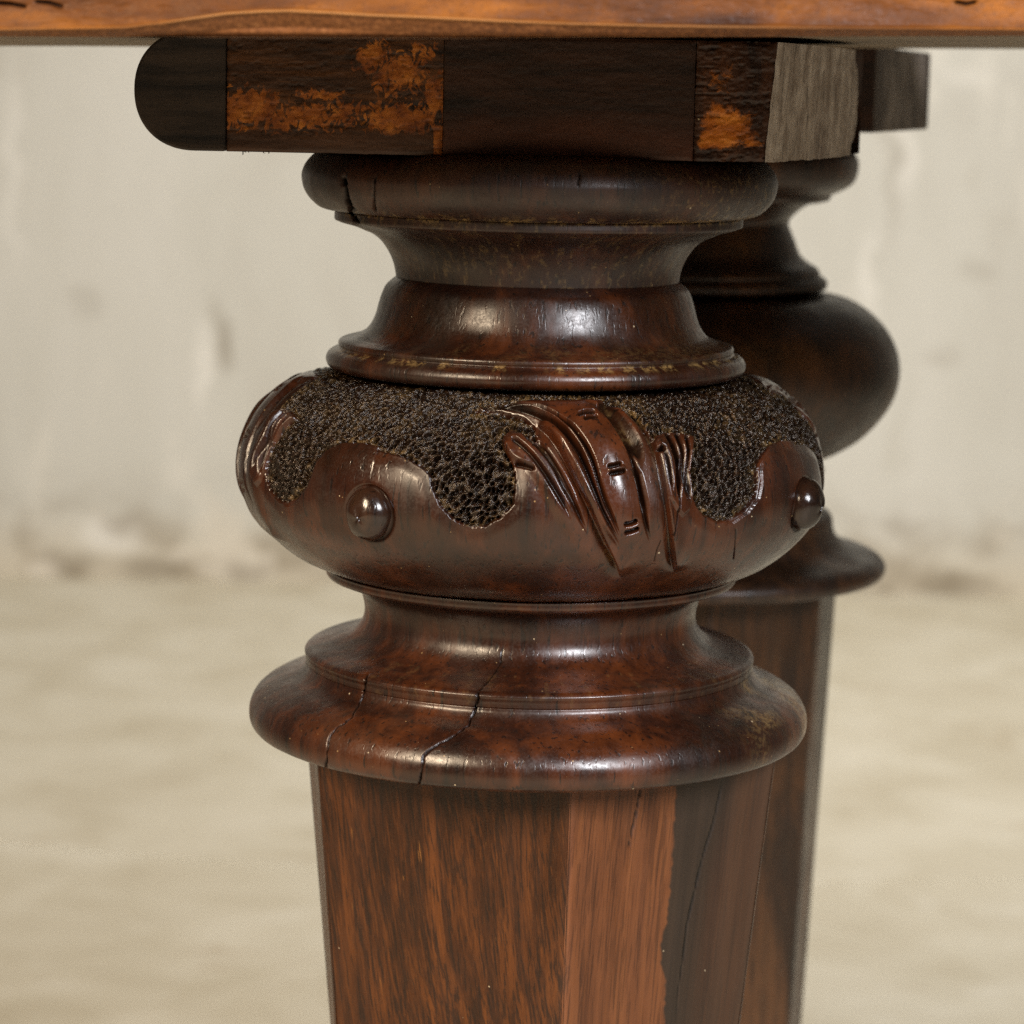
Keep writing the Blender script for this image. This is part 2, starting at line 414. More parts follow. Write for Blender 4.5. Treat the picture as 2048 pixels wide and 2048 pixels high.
# shaft: eight-sided, tapering; corner lines traced and set at their real depth
def corner(pt, pb, Y, z):
    a = W(pt[0], pt[1], Y); b = W(pb[0], pb[1], Y)
    t = (z - a[2]) / (b[2] - a[2]); return a + (b - a) * t
CORN = [((618, 1526), (661, 2048), .022), ((635, 1538), (670, 2048), -.022), ((1142, 1576), (1125, 2048), -.060),
        ((1551, 1526), (1481, 2048), -.018), ((1500, 1526), (1436, 2048), .034), ((1200, 1520), (1150, 2048), .062), ((760, 1520), (780, 2048), .062)]
Z_SH_TOP = W(1065, 1440, 0)[2]; Z_LOW = W(1065, 2230, 0)[2]
def build_shaft(name, CORN, ax, ay, z0, z1, mats, facet_mat, parent, cracks=(), dark=None, res=.0005):
    V = []; Fc = []; mi = []; AC = []; AD = []; off = 0
    K = len(CORN)
    top = [corner(a, b, ay + y, z0) for a, b, y in CORN]; low = [corner(a, b, ay + y, z1) for a, b, y in CORN]
    foot = [np.array([ax + (l[0] - ax) * .82, ay + (l[1] - ay) * .82, 0.0]) for l in low]
    for i in range(K):
        j = (i + 1) % K
        frontf = i in (0, 1, 2, 3)
        for (A, B, C_, D_, dens) in ((top[i], top[j], low[i], low[j], frontf), (low[i], low[j], foot[i], foot[j], False)):
            nu = max(2, int(np.linalg.norm(B - A) / (res if dens else .02)) + 1)
            nv = max(2, int(np.linalg.norm(C_ - A) / (res if dens else .05)) + 1)
            s, t = np.meshgrid(np.linspace(0, 1, nu), np.linspace(0, 1, nv), indexing='ij'); s = s.ravel()[:, None]; t = t.ravel()[:, None]
            P = (A * (1 - s) + B * s) * (1 - t) + (C_ * (1 - s) + D_ * s) * t
            n = np.cross(B - A, C_ - A); n /= np.linalg.norm(n)
            if n @ (A - np.array([ax, ay, A[2]])) < 0: n = -n
            u, v = proj(P); cr = np.zeros(len(P)); dk = np.zeros(len(P)); D = np.zeros(len(P))
            if dens:
                # softly worn corners, slightly uneven planed faces
                e = np.minimum(s, 1 - s)[:, 0] * np.linalg.norm(B - A)
                D -= .00045 * np.exp(-(e / .0009) ** 2)
                D += (fbm(u / 90, v / 240, 31 + i) - .47) * .0005
                for pts, w, dep in cracks:
                    d, _, tt = dist_poly(u, v, pts)
                    ww = w * (.5 + value_noise(tt * 17, tt * 0, 9))
                    k = np.exp(-(d / ww) ** 2) * sstep(0, .12, tt) * sstep(0, .12, 1 - tt); D -= k * dep; cr = np.maximum(cr, np.clip(k * 1.3, 0, 1))
                if dark is not None: dk = dark(u, v)
            P = P + n * D[:, None]
            f = grid_faces(nu, nv) + off
            V.append(P); Fc.append(f); AC.append(cr); AD.append(dk); mi += [facet_mat.get(i, 0)] * len(f); off += len(P)
    return mesh_obj(name, np.vstack(V), np.vstack(Fc), mats, parent, smooth=True, attrs={'crack': np.concatenate(AC), 'darkwood': np.concatenate(AD)}, mat_index=mi)
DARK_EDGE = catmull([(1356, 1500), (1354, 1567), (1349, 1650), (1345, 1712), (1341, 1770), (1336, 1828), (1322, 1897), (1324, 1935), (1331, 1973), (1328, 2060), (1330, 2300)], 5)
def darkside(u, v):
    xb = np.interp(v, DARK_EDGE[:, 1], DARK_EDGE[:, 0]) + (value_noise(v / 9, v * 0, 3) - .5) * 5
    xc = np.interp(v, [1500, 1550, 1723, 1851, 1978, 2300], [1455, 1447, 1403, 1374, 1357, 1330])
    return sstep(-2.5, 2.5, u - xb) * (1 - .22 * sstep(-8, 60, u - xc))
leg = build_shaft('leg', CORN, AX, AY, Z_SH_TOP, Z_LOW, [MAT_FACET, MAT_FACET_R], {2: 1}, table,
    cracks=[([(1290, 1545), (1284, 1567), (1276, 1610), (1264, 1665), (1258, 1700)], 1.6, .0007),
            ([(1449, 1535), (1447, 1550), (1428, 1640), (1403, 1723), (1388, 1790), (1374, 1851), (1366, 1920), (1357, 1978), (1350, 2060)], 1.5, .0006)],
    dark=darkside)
tag(leg, 'front leg with carved bulb')

# capital torus and its fillet
cap = rz([(655, 296), (633, 303), (614, 322), (605, 342), (605, 358), (609.5, 376), (620, 393), (637, 409), (653, 415), (671, 418)])
cap = np.vstack([[cap[0, 0] - .01, cap[0, 1] + .0006], catmull(cap, 5)])
def groove_dust(u, v, PH, R, Z):
    z = cap[-1, 1]
    return np.exp(-((Z - z) / .0011) ** 2) * sstep(.30, .62, value_noise(PH * 22, Z * 0, 2) * .6 + value_noise(PH * 90, Z * 800, 8) * .4 + .15 * np.sin(PH)) + .45 * sstep(.1, 1.0, PH) * sstep(.62, .8, value_noise(PH * 80, Z * 900, 4))
turned('top_torus', cap, MAT_TURN_DULL, leg, step=.33, cracks=[([(686, 358), (689, 372), (695, 398), (700, 414), (703, 425)], 4.0, .0011), ([(750, 355), (747, 389), (751, 423)], 1.5, .0006),
        ([(1160, 348), (1156, 372)], 1.4, .0004)], dustf=groove_dust)
neck = rz([(670, 418), (670, 421), (669.5, 434), (671, 437)])
cove1 = rz([(682, 441.5), (707, 448.5), (727, 457), (745, 465), (763, 480), (779, 504), (788, 527), (792.5, 552)])
neckp = np.vstack([neck, catmull(cove1, 4)])
def neckdust(u, v, PH, R, Z):
    return np.exp(-((Z - neck[0, 1]) / .0006) ** 2) * sstep(.35, .6, value_noise(PH * 30, Z * 0, 6)) + .25 * sstep(.6, .8, value_noise(PH * 50, Z * 500, 14))
turned('neck', neckp, MAT_TURN_DULL, leg, step=.4, dustf=neckdust, cracks=[([(703, 425), (712, 437), (715, 446)], 4.0, .0009)])
fl = rz([(793, 551), (786, 556), (772.5, 568), (764, 585), (757.5, 605), (752, 624), (744, 642), (731, 658), (710, 669)])
rg = rz([(690, 673), (680, 676), (677, 682), (679, 688), (676, 691)])
lt = rz([(668, 693), (658, 699), (653, 708), (653, 716), (657, 725), (668, 731), (700, 734)])
turned('flared_ring', np.vstack([catmull(fl, 5), catmull(rg, 3), catmull(lt, 4)]), MAT_TURN, leg, step=.33,
       dustf=lambda u, v, PH, R, Z: .8 * np.exp(-((Z - rg[-1, 1]) / .0006) ** 2) * sstep(.4, .7, value_noise(PH * 26, Z * 0, 6)) + .13 * np.exp(-((Z - fl[-1, 1]) / .0016) ** 2) * sstep(.3, .8, np.sin(PH) * .5 + value_noise(PH * 12, Z * 300, 3)))

# ---- the carved bulb
bp = rz([(745, 724), (659, 733), (609, 744), (569, 767), (526, 806), (503, 842), (487, 885), (482, 932), (489, 975), (503, 1011), (543, 1058), (592, 1097), (649, 1121), (668, 1126)])
bp = catmull(bp, 14)
def project_rows(ph, prof):
    P, N = lathe_pts(AX, AY, prof, ph); return P, N
C7 = lambda L: [(940 + x / 3.864, 760 + y / 3.864) for x, y in L]
PHI1, PHI2 = -31.3, 63.0
BOSS_DEG = (-31.3, 63.0, 151.5, 240.1)
def boss_frame(phi):
    ph = math.radians(phi); z = W(740, 1028, -.066)[2]
    r = float(np.interp(-z, -bp[:, 1][3:], bp[:, 0][3:])) - .0003
    i = int(np.argmin(abs(bp[:, 1] - z))); d = bp[i + 1] - bp[i - 1]; d /= np.hypot(*d); nr, nz = -d[1], d[0]
    nrm = np.array([math.sin(ph) * nr, -math.cos(ph) * nr, nz]); nrm /= np.linalg.norm(nrm)
    tx = np.array([math.cos(ph), math.sin(ph), 0])
    return np.array([AX + math.sin(ph) * r, AY - math.cos(ph) * r, z]), nrm, tx, np.cross(nrm, tx)
def bulb():
    p = resample(bp, .00018)
    ph = phis(.14, back=1.5, front=93)
    P, N = lathe_pts(AX, AY, p, ph)
    PH = np.repeat(ph, len(p)); deg = np.degrees(PH); Z = np.tile(p[:, 1], len(ph)); R = np.tile(p[:, 0], len(ph))
    # the ornament repeats four times; bring every vertex into the front field
    rest = (360 - (PHI2 - PHI1)) / 3
    deg = np.where(deg > 180, deg - 360, deg)
    w = deg - PHI1; inside = (w >= 0) & (w < PHI2 - PHI1)
    w2 = np.where(w < 0, w + 360, w) - (PHI2 - PHI1)
    loc = np.where(inside, w, np.mod(w2, rest) / rest * (PHI2 - PHI1))
    q = np.radians(loc + PHI1)
    Q = np.stack([AX + np.sin(q) * R, AY - np.cos(q) * R, Z], -1)
    u, v = proj(Q)
    # boundary between the smooth lower field and the punched ground
    low = [(560, 1200), (560, 960), (600, 925), (640, 906), (672, 900), (712, 895), (758, 899), (808, 912), (841, 932), (857, 947), (862, 975), (877, 1011), (904, 1041), (937, 1058), (970, 1056), (1003, 1035),
           (1026, 1008), (1031, 965), (1028, 932), (1014, 905), (1006, 885), (1005, 870), (1014, 860), (1030, 858), (1054, 866), (1075, 880), (1070, 850), (1045, 832), (1000, 820), (950, 812), (985, 802), (1060, 796), (1150, 795), (1205, 798), (1251, 817), (1278, 838), (1298, 865), (1308, 886),
           (1312, 871), (1328, 863), (1359, 863), (1391, 871), (1389, 895), (1384, 941), (1388, 980), (1395, 1010), (1411, 1032), (1441, 1048), (1468, 1044), (1497, 1024), (1518, 995), (1524, 968), (1522, 939), (1526, 922), (1533, 903), (1547, 887), (1568, 878), (1590, 877), (1620, 885), (1700, 900), (1700, 1250), (560, 1250)]
    sd = sd_poly(u, v, low)
    # the arch above each boss closes over the seam between two fields
    raised = sstep(-1.2, 2.6, sd)
    stip = 1 - sstep(-3.5, 0.5, sd)
    # punched ground
    sx = q * .0769 / .0016; sy = np.tile(np.r_[0, np.cumsum(np.hypot(*(p[1:] - p[:-1]).T))], len(ph)) / .0016
    wx = 1.3 * fbm(sx / 4, sy / 4, 3) + 1.1 * fbm(sx / 1.6 + 3, sy / 1.6, 13, 2); wy = 1.3 * fbm(sx / 4 + 9, sy / 4, 5) + 1.1 * fbm(sx / 1.6, sy / 1.6 + 7, 15, 2)
    sx = sx + wx; sy2 = sy + wy
    sx, sy2 = sx + .45 * sy2, sy2 * .8
    d1, d2 = worley(sx * 1.0, sy2 * 1.0, 3)
    d3, d4 = worley(sx * 2.1 + 5, sy2 * 2.1, 8)
    amp = .30 + .9 * fbm(sx / 5, sy / 5, 40) + .9 * value_noise(sx * .9, sy2 * .9, 41)
    ground = -.00125 + amp * (.0015 * (sstep(0, .55, d1) - .6) + .0003 * (sstep(0, .6, d3) - .5) + .0009 * (fbm(sx / 2.4, sy2 / 2.4, 88, 3) - .45))
    # low bulging of the lobes
    lobe = .00045 * sstep(0, 30, sd)
    P = P - N * .0007
    H = ground * (1 - raised) + lobe * raised
    # ---- leaf
    leaf = C7([(90, 170), (500, 140), (1040, 150), (1210, 225), (1330, 330), (1400, 450), (1470, 640), (1520, 900), (1560, 1120), (1590, 1320), (1540, 1440), (1440, 1450), (1330, 1380), (1220, 1420), (1150, 1490), (1020, 1490), (880, 1400), (760, 1220), (640, 1000), (520, 780), (420, 640), (300, 560), (260, 430), (330, 390), (430, 400), (560, 500), (540, 330), (300, 230)])
    ls = sd_poly(u, v, leaf)
    H += .0011 * sstep(-9, 14, ls) * sstep(-1, 5, sd + 2) * (1 - sstep(1000, 1110, v))
    grime_shade = np.zeros(len(P))
    def S(L, dep, *a, **k):
        a = [x * 1.22 for x in a]
        h = stroke(u, v, C7(L), dep * (1.5 if dep < 0 else 1.25), *a, **k)
        if dep < 0: np.maximum(grime_shade, np.clip(-h / .0009, 0, 1) ** 2, out=grime_shade)  # cuts darkened for grime and for the shade inside them
        return h
    # lifted left flap with its steep right edge, then the deep trench beside the mid rib
    H += saw(u, v, C7([(500, 320), (610, 420), (720, 590), (830, 800), (930, 1000), (1030, 1220), (1105, 1370), (1175, 1545)]), .0014, 34, .0016, 15)
    H += S([(560, 330), (690, 470), (800, 640), (900, 840), (1000, 1040), (1100, 1200), (1160, 1330)], .0009, 5, 6, t0=.2, t1=.2)
    # grooves of the left flap
    H += S([(400, 400), (520, 510), (640, 660), (720, 820), (800, 960), (870, 1110), (925, 1215)], -.0010, 4.2, 3.0, t0=.06, t1=.25)
    H += S([(310, 440), (450, 560), (560, 700), (650, 840), (720, 960), (785, 1085)], -.0009, 4.0, 3.2, t0=.06, t1=.25)
    H += S([(480, 430), (600, 560), (700, 720), (790, 900), (850, 1040)], -.0006, 3.6, 3.0, t0=.1, t1=.3)
    # left curl: hook under the tip
    H += S([(265, 430), (280, 500), (330, 580), (420, 640), (500, 690)], .0008, 6, 5, t0=.2, t1=.3)
    H += S([(330, 640), (400, 655), (470, 680), (510, 700)], -.0009, 4.5, 3, t0=.2, t1=.2)
    # mid rib: a double line
    H += S([(60, 195), (250, 195), (440, 240), (600, 320), (720, 430), (830, 570), (900, 720), (960, 880), (1020, 1020), (1090, 1150), (1165, 1275)], -.0011, 3.6, 3.2, t0=.05, t1=.18)
    H += S([(130, 165), (400, 180), (580, 240), (730, 350), (850, 480), (930, 620), (985, 800), (1040, 960), (1110, 1110), (1165, 1240)], -.0010, 3.2, 3.4, t0=.05, t1=.18)
    H += S([(100, 180), (420, 210), (600, 285), (730, 400), (845, 530), (915, 670), (975, 840), (1030, 1000)], .0007, 3.2, 3.2, t0=.1, t1=.3)
    # swelling of the central band
    H += S([(700, 200), (950, 400), (1080, 620), (1140, 820), (1190, 1020), (1250, 1250), (1270, 1380)], .0014, 30, 30, t0=.15, t1=.2)
    # right groove and the hollow channel
    H += S([(870, 180), (1000, 240), (1110, 360), (1190, 480), (1250, 640), (1290, 800), (1320, 960), (1350, 1100), (1405, 1295)], -.0010, 3.6, 3.6, t0=.05, t1=.2)
    H += S([(980, 170), (1100, 260), (1200, 400), (1280, 540), (1330, 690)], -.0017, 9, 11, t0=.1, t1=.35)
    H += S([(1260, 660), (1300, 800), (1335, 960), (1370, 1090)], -.0007, 5, 5, t0=.2, t1=.35)
    H += saw(u, v, C7([(1120, 170), (1260, 240), (1350, 350), (1420, 500), (1465, 680), (1500, 880), (1535, 1080), (1562, 1270), (1580, 1490)]), .0014, 22, .0014, 11, t0=.15, t1=.06)
    # little feathered leaf at the right
    rl = C7([(1430, 470), (1500, 400), (1620, 400), (1745, 430), (1735, 520), (1710, 700), (1730, 900), (1700, 1000), (1640, 1050), (1590, 1000), (1520, 900), (1470, 650)])
    H += .0009 * sstep(-3, 5, sd_poly(u, v, rl))
    H += S([(1510, 405), (1560, 520), (1600, 650), (1600, 800), (1600, 940)], -.0015, 4.5, 3.4, t0=.04, t1=.3)
    H += S([(1590, 405), (1640, 560), (1650, 720), (1670, 860), (1700, 980)], -.0011, 3.4, 3.4, t0=.04, t1=.3)
    H += S([(1670, 420), (1690, 560), (1685, 720), (1700, 900), (1720, 1000)], -.0009, 3.0, 3.0, t0=.04, t1=.3)
    H += S([(1460, 500), (1510, 620), (1530, 760), (1545, 880)], -.0009, 3.4, 3.0, t0=.1, t1=.3)
    H += S([(1440, 560), (1475, 545), (1490, 560)], -.0010, 3.5, 3.5, t0=.1, t1=.1)
    # pairs of gouge ticks
    for pts in ([(815, 325), (880, 300), (965, 288)], [(860, 352), (920, 335), (985, 320)], [(1040, 690), (1100, 682), (1160, 662)], [(1050, 742), (1120, 730), (1190, 712)],
                [(1045, 715), (1110, 706), (1185, 690)], [(1165, 1100), (1230, 1092), (1282, 1070)], [(1170, 1165), (1240, 1150), (1298, 1130)]):
        H += S(pts, -.0010 if pts[0] != (1045, 715) else .0004, 2.9, t0=.15, t1=.15)
    # pale hollow bevel of the pit at the right
    d, s, t = dist_poly(u, v, [(1522, 930), (1526, 968), (1518, 998), (1497, 1026), (1470, 1044)])
    H += -.0006 * np.exp(-(d / 10) ** 2) * (sd < 6)
    for a in BOSS_DEG:
        e = np.linalg.norm(P - boss_frame(a)[0], axis=1) / .0064; k = np.exp(-((e - 1.05) / .09) ** 2); H -= .00045 * k; grime_shade = np.maximum(grime_shade, .9 * k)  # ring cut round each boss, its base shadow painted dark
    # the ornament at the sides is rubbed flatter
    H = np.where(inside, H, np.where(ls > -12, H * .45 + .0002, H))
    # cracks
    cr = np.zeros(len(P))
    cq = q
    for pts, wd in ((C7([(1610, 830), (1606, 960), (1590, 1080), (1560, 1190)]), 1.6), (C7([(1478, 1245), (1450, 1310), (1425, 1410)]), .8), ([(1474, 1060), (1472, 1090), (1468, 1120)], .9)):
        d, s, t = dist_poly(u, v, pts); k = np.exp(-(d / wd) ** 2) * inside; H -= k * .0005; cr = np.maximum(cr, k)
    cr = np.maximum(cr, .75 * grime_shade * inside)  # painted dark of cuts and boss rings joins the crack mask
    # slow unevenness of hand work
    H += (fbm(q * 5, Z * 70, 23, 2) - .4) * .0005 * raised
    P = P + N * H[:, None]
    st = stip
    edge = .6 * np.exp(-((sd + 7) / 7) ** 2) * (sd < -1)
    top = sstep(W(1065, 860, 0)[2], W(1065, 760, 0)[2], Z)
    dust = np.clip(edge * (.25 + .75 * sstep(.35, .7, fbm(q * 14, Z * 200, 77))) + st * top * .26 * sstep(.3, .7, fbm(q * 10 + 4, Z * 160, 70)) + .35 * raised * (ls > 0) * sstep(.3, .6, fbm(q * 30, Z * 400, 18)) * np.clip(-H / .001, 0, 1), 0, 1)
    o = mesh_obj('bulb', P, grid_faces(len(ph), len(p), True), MAT_CARVE, leg, attrs={'crack': cr, 'dust': dust, 'stipple': st})
    return o
bulb()

# round bosses set into the bulb
def boss(phi):
    c, nrm, tx, ty = boss_frame(phi)
    A, Bq, H = .0061, .0067, .0043
    prof = [(0, 1.0), (.2, .985), (.38, .93), (.55, .83), (.7, .69), (.82, .53), (.92, .33), (.98, .12), (1, -.1), (1.0, -.5), (1.03, -.62), (.9, -.75)]
    prof = catmull(prof, 4); K = 72
    V = []
    for k in range(K):
        a = 2 * math.pi * k / K
        for s, h in prof:
            wob = 1 + .03 * math.sin(a * 2 + phi) + .02 * math.sin(a * 5 + 1)
            V.append(c + (tx * math.cos(a) * A * wob + ty * math.sin(a) * Bq * wob) * s + nrm * (h * H * (1 + .04 * math.sin(3 * a)) + .0004))
    V = np.array(V)
    return mesh_obj('boss', V, grid_faces(K, len(prof), True), MAT_BOSS, leg, attrs={'crack': np.zeros(len(V)), 'dust': np.zeros(len(V))})
for a in BOSS_DEG: boss(a)

# lower collar, cavetto, plate, and the wide disc
c0 = rz([(700, 1118), (656, 1123), (653, 1127), (653, 1136), (656, 1141)])
cv = rz([(672, 1147), (695, 1152), (711, 1160), (721, 1172), (727, 1190), (730, 1210), (727, 1230), (716, 1248), (698, 1262), (672, 1272), (645, 1278)])
pl = rz([(630, 1281), (618, 1284), (611.5, 1289), (611, 1294), (613, 1302), (613, 1312)])
dc = rz([(613, 1312), (610, 1321), (600, 1331), (584, 1338), (560, 1346), (534, 1358), (516, 1371), (505, 1388), (501, 1404), (502, 1421), (509, 1434), (524, 1442), (560, 1446)])
DISC_CR = [([(735, 1350), (731, 1370), (724, 1397), (705, 1434), (678, 1452), (662, 1468), (655, 1488), (653, 1522), (652, 1540)], 1.4, .0007),
           ([(957, 1383), (951, 1421), (938, 1450), (903, 1475), (864, 1495), (848, 1511), (842, 1549), (840, 1572)], 1.4, .0008),
           ([(1005, 1300), (1000, 1330), (980, 1360), (957, 1383)], 1.0, .0002)]
turned('collar', np.vstack([catmull(c0, 3), catmull(cv, 5), catmull(pl, 4)]), MAT_TURN, leg, step=.25, cracks=DISC_CR, dustf=lambda u, v, PH, R, Z: .1 * sstep(.7, .8, value_noise(PH * 40, Z * 500, 4)) * (R > .05))
turned('disc', np.vstack([[pl[-1] + [-.006, .0004]], catmull(dc, 5)]), MAT_TURN, leg, step=.2, rows=.0005, cracks=DISC_CR, wob=.00010,
       dustf=lambda u, v, PH, R, Z: .5 * sstep(.75, 1.2, PH) * sstep(.4, .7, value_noise(PH * 8, R * 200, 5)))

# ---- rear leg
BY = .262
BX = float(W(1362, 716, BY)[0])
rz2 = lambda pts: rz(pts, BY, BX)
leg2 = build_shaft('leg', [((1075, 1180), (1120, 2048), .02), ((1085, 1190), (1128, 2048), -.02), ((1420, 1200), (1390, 2048), -.055), ((1641, 1198), (1578, 2048), -.012), ((1671, 1190), (1602, 2048), .045), ((1470, 1190), (1450, 2048), .075), ((1200, 1190), (1210, 2048), .075)],
                   BX, BY, W(1362, 1140, BY)[2], W(1362, 2200, BY)[2], [MAT_BACK, MAT_BACK], {}, table, res=.001)
tag(leg2, 'rear leg with plain bulb')
turned('top_torus', catmull(rz2([(1680, 288), (1699, 297), (1714, 317), (1714, 343), (1701, 369), (1662, 389)]), 5), MAT_BACK, leg2, ax=BX, ay=BY, step=1)
turned('neck', np.vstack([rz2([(1662, 389), (1657, 400)]), catmull(rz2([(1640, 404), (1616, 408), (1590, 426), (1577, 444), (1582, 462), (1590, 483), (1600, 509), (1616, 524), (1629, 532)]), 4)]), MAT_BACK, leg2, ax=BX, ay=BY, step=1)
turned('flared_ring', np.vstack([rz2([(1622, 530), (1634, 535), (1639, 544), (1637, 550)]), catmull(rz2([(1644, 552), (1652, 560), (1653, 568), (1647, 577), (1620, 582)]), 4)]), MAT_BACK, leg2, ax=BX, ay=BY, step=1)
turned('bulb', catmull(rz2([(1600, 583), (1657, 588), (1699, 598), (1740, 623), (1776, 664), (1795, 716), (1792, 768), (1771, 814), (1730, 861), (1693, 887), (1652, 907), (1600, 925), (1570, 932)]), 6), MAT_BACK, leg2, ax=BX, ay=BY, step=1)
turned('collar', catmull(rz2([(1640, 925), (1645, 938), (1600, 950), (1585, 975), (1590, 1000), (1620, 1014)]), 4), MAT_BACK, leg2, ax=BX, ay=BY, step=1)
turned('disc', np.vstack([catmull(rz2([(1630, 1014), (1655, 1020), (1663, 1032), (1664, 1048)]), 3), catmull(rz2([(1668, 1062), (1685, 1082), (1720, 1096), (1752, 1106), (1767, 1122), (1762, 1140), (1740, 1148), (1700, 1150)]), 4)]), MAT_BACK, leg2, ax=BX, ay=BY, step=1)

# ---- bracket under the top: three sawn pieces end to end and a slanting right end
YF = -.05
ZT, ZB = CAM[2] + .0122, CAM[2] - .0169
def block_mat(kind):
    g = NT('bracket_' + kind)
    gx = g.noise(g.map((.10, 1, 1)), 260, 6, .65, .3)
    big = g.noise(g.map((.5, 1, 1)), 45, 5, .6, .5)
    if kind == 'rounded':
        c = g.ramp(gx, [(.35, (.006, .0045, .004)), (.62, (.034, .023, .017))]); c = g.mix(g.rng(big, .58, .7, 0, .5), c, (.028, .013, .009)); r = .62
    elif kind == 'rough':
        c = g.ramp(gx, [(.35, (.010, .005, .003)), (.50, (.042, .017, .007)), (.68, (.11, .042, .013))])
        # crawled old varnish: branching islands of orange, laid where the wear is
        n = g.n('TexNoise'); g.l(g.map((1, 1, .8)), n.inputs['Vector']); n.inputs['Scale'].default_value = 330; n.inputs['Detail'].default_value = 3; n.inputs['Distortion'].default_value = 2.4
        isl = g.rng(g.math('ADD', n.outputs[0], g.math('MULTIPLY', g.math('SUBTRACT', g.attr('wear'), .5), .58)), .45, .60, 0, 1)
        oc = g.ramp(g.noise(g.map(), 160, 5, .65), [(.35, (.10, .024, .005)), (.52, (.26, .076, .011)), (.68, (.44, .155, .024))])
        c = g.mix(isl, c, oc)
        c = g.mix(g.attr('lowband'), c, g.ramp(gx, [(.35, (.030, .014, .008)), (.65, (.075, .034, .018))]))
        r = g.rng(big, .3, .7, .42, .6)
    elif kind == 'dark':
        c = g.ramp(gx, [(.35, (.009, .0045, .003)), (.6, (.034, .0135, .007))]); c = g.mix(g.attr('lowband'), c, g.ramp(big, [(.35, (.026, .011, .007)), (.65, (.080, .026, .012))])); r = .55
    elif kind == 'end':
        c = g.ramp(g.noise(g.map((1, 1, .4)), 120, 6, .7, .8), [(.35, (.010, .004, .003)), (.6, (.045, .017, .008)), (.7, (.085, .03, .011))])
        m = g.rng(g.math('ADD', g.attr('wear'), g.math('MULTIPLY', g.math('SUBTRACT', g.noise(g.map((1, 1, .8), loc=(4, 0, 2)), 150, 7, .72, .6), .5), 2.4)), .36, .74, 0, 1)
        oc = g.ramp(g.noise(g.map((.4, 1, 1)), 190, 6, .7), [(.32, (.13, .030, .005)), (.5, (.38, .108, .012)), (.68, (.60, .215, .03))])
        c = g.mix(m, c, oc); r = .45
    else:   # sawn side, grey with old dust, upright saw marks
        sw = g.noise(g.map((1, 1, .12)), 800, 5, .7)
        c = g.ramp(g.noise(g.map((1, 1, .5)), 130, 6, .7, .5), [(.34, (.15, .115, .092)), (.5, (.27, .225, .19)), (.68, (.44, .385, .335))])
        c = g.mix(g.rng(sw, .55, .66, 0, .7), c, (.03, .022, .016)); c = g.mix(g.rng(sw, .40, .30, 0, .5), c, (.36, .33, .28)); r = .8
        c = g.mix(g.math('MULTIPLY', g.rng(big, .5, .62, 0, 1), .35), c, (.07, .045, .035))
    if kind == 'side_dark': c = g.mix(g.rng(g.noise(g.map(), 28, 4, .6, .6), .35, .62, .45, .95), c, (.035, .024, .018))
    c = g.mix(g.attr('crack'), c, (.002, .0015, .001))
    c = specks(g, c, 620, .985, .09)
    n1 = g.bump(gx if kind[:4] != 'side' else g.noise(g.map((1, 1, .25)), 600, 5, .7), .00022 if kind == 'side' else .00012, .9)
    n2 = g.bump(g.noise(g.map(), 1500, 3, .6), .00007, .8, n1)
    return g.out(c, r, n2, .25)

def prism_grid(name, outline_xz, y0, y1, mat, parent):
    """extrudes an x-z outline from y0 to y1"""
    n = len(outline_xz); V = [(x, y0, z) for x, z in outline_xz] + [(x, y1, z) for x, z in outline_xz]
    me = bpy.data.meshes.new(name)
    F = [list(range(n))[::-1], list(range(n, 2 * n))] + [[i, (i + 1) % n, n + (i + 1) % n, n + i] for i in range(n)]
    me.from_pydata(V, [], F); me.materials.append(mat); me.update()
    o = bpy.data.objects.new(name, me); COL.objects.link(o); o.parent = parent
    bv = o.modifiers.new('bevel', 'BEVEL'); bv.width = .0006; bv.segments = 2; bv.limit_method = 'ANGLE'; bv.angle_limit = math.radians(50)
    return o
xw = lambda px, py: float(W(px, py, YF)[0])
x_l, x_a, x_b, x_c = xw(268, 185), xw(452, 190), xw(886, 200), xw(1389, 210)
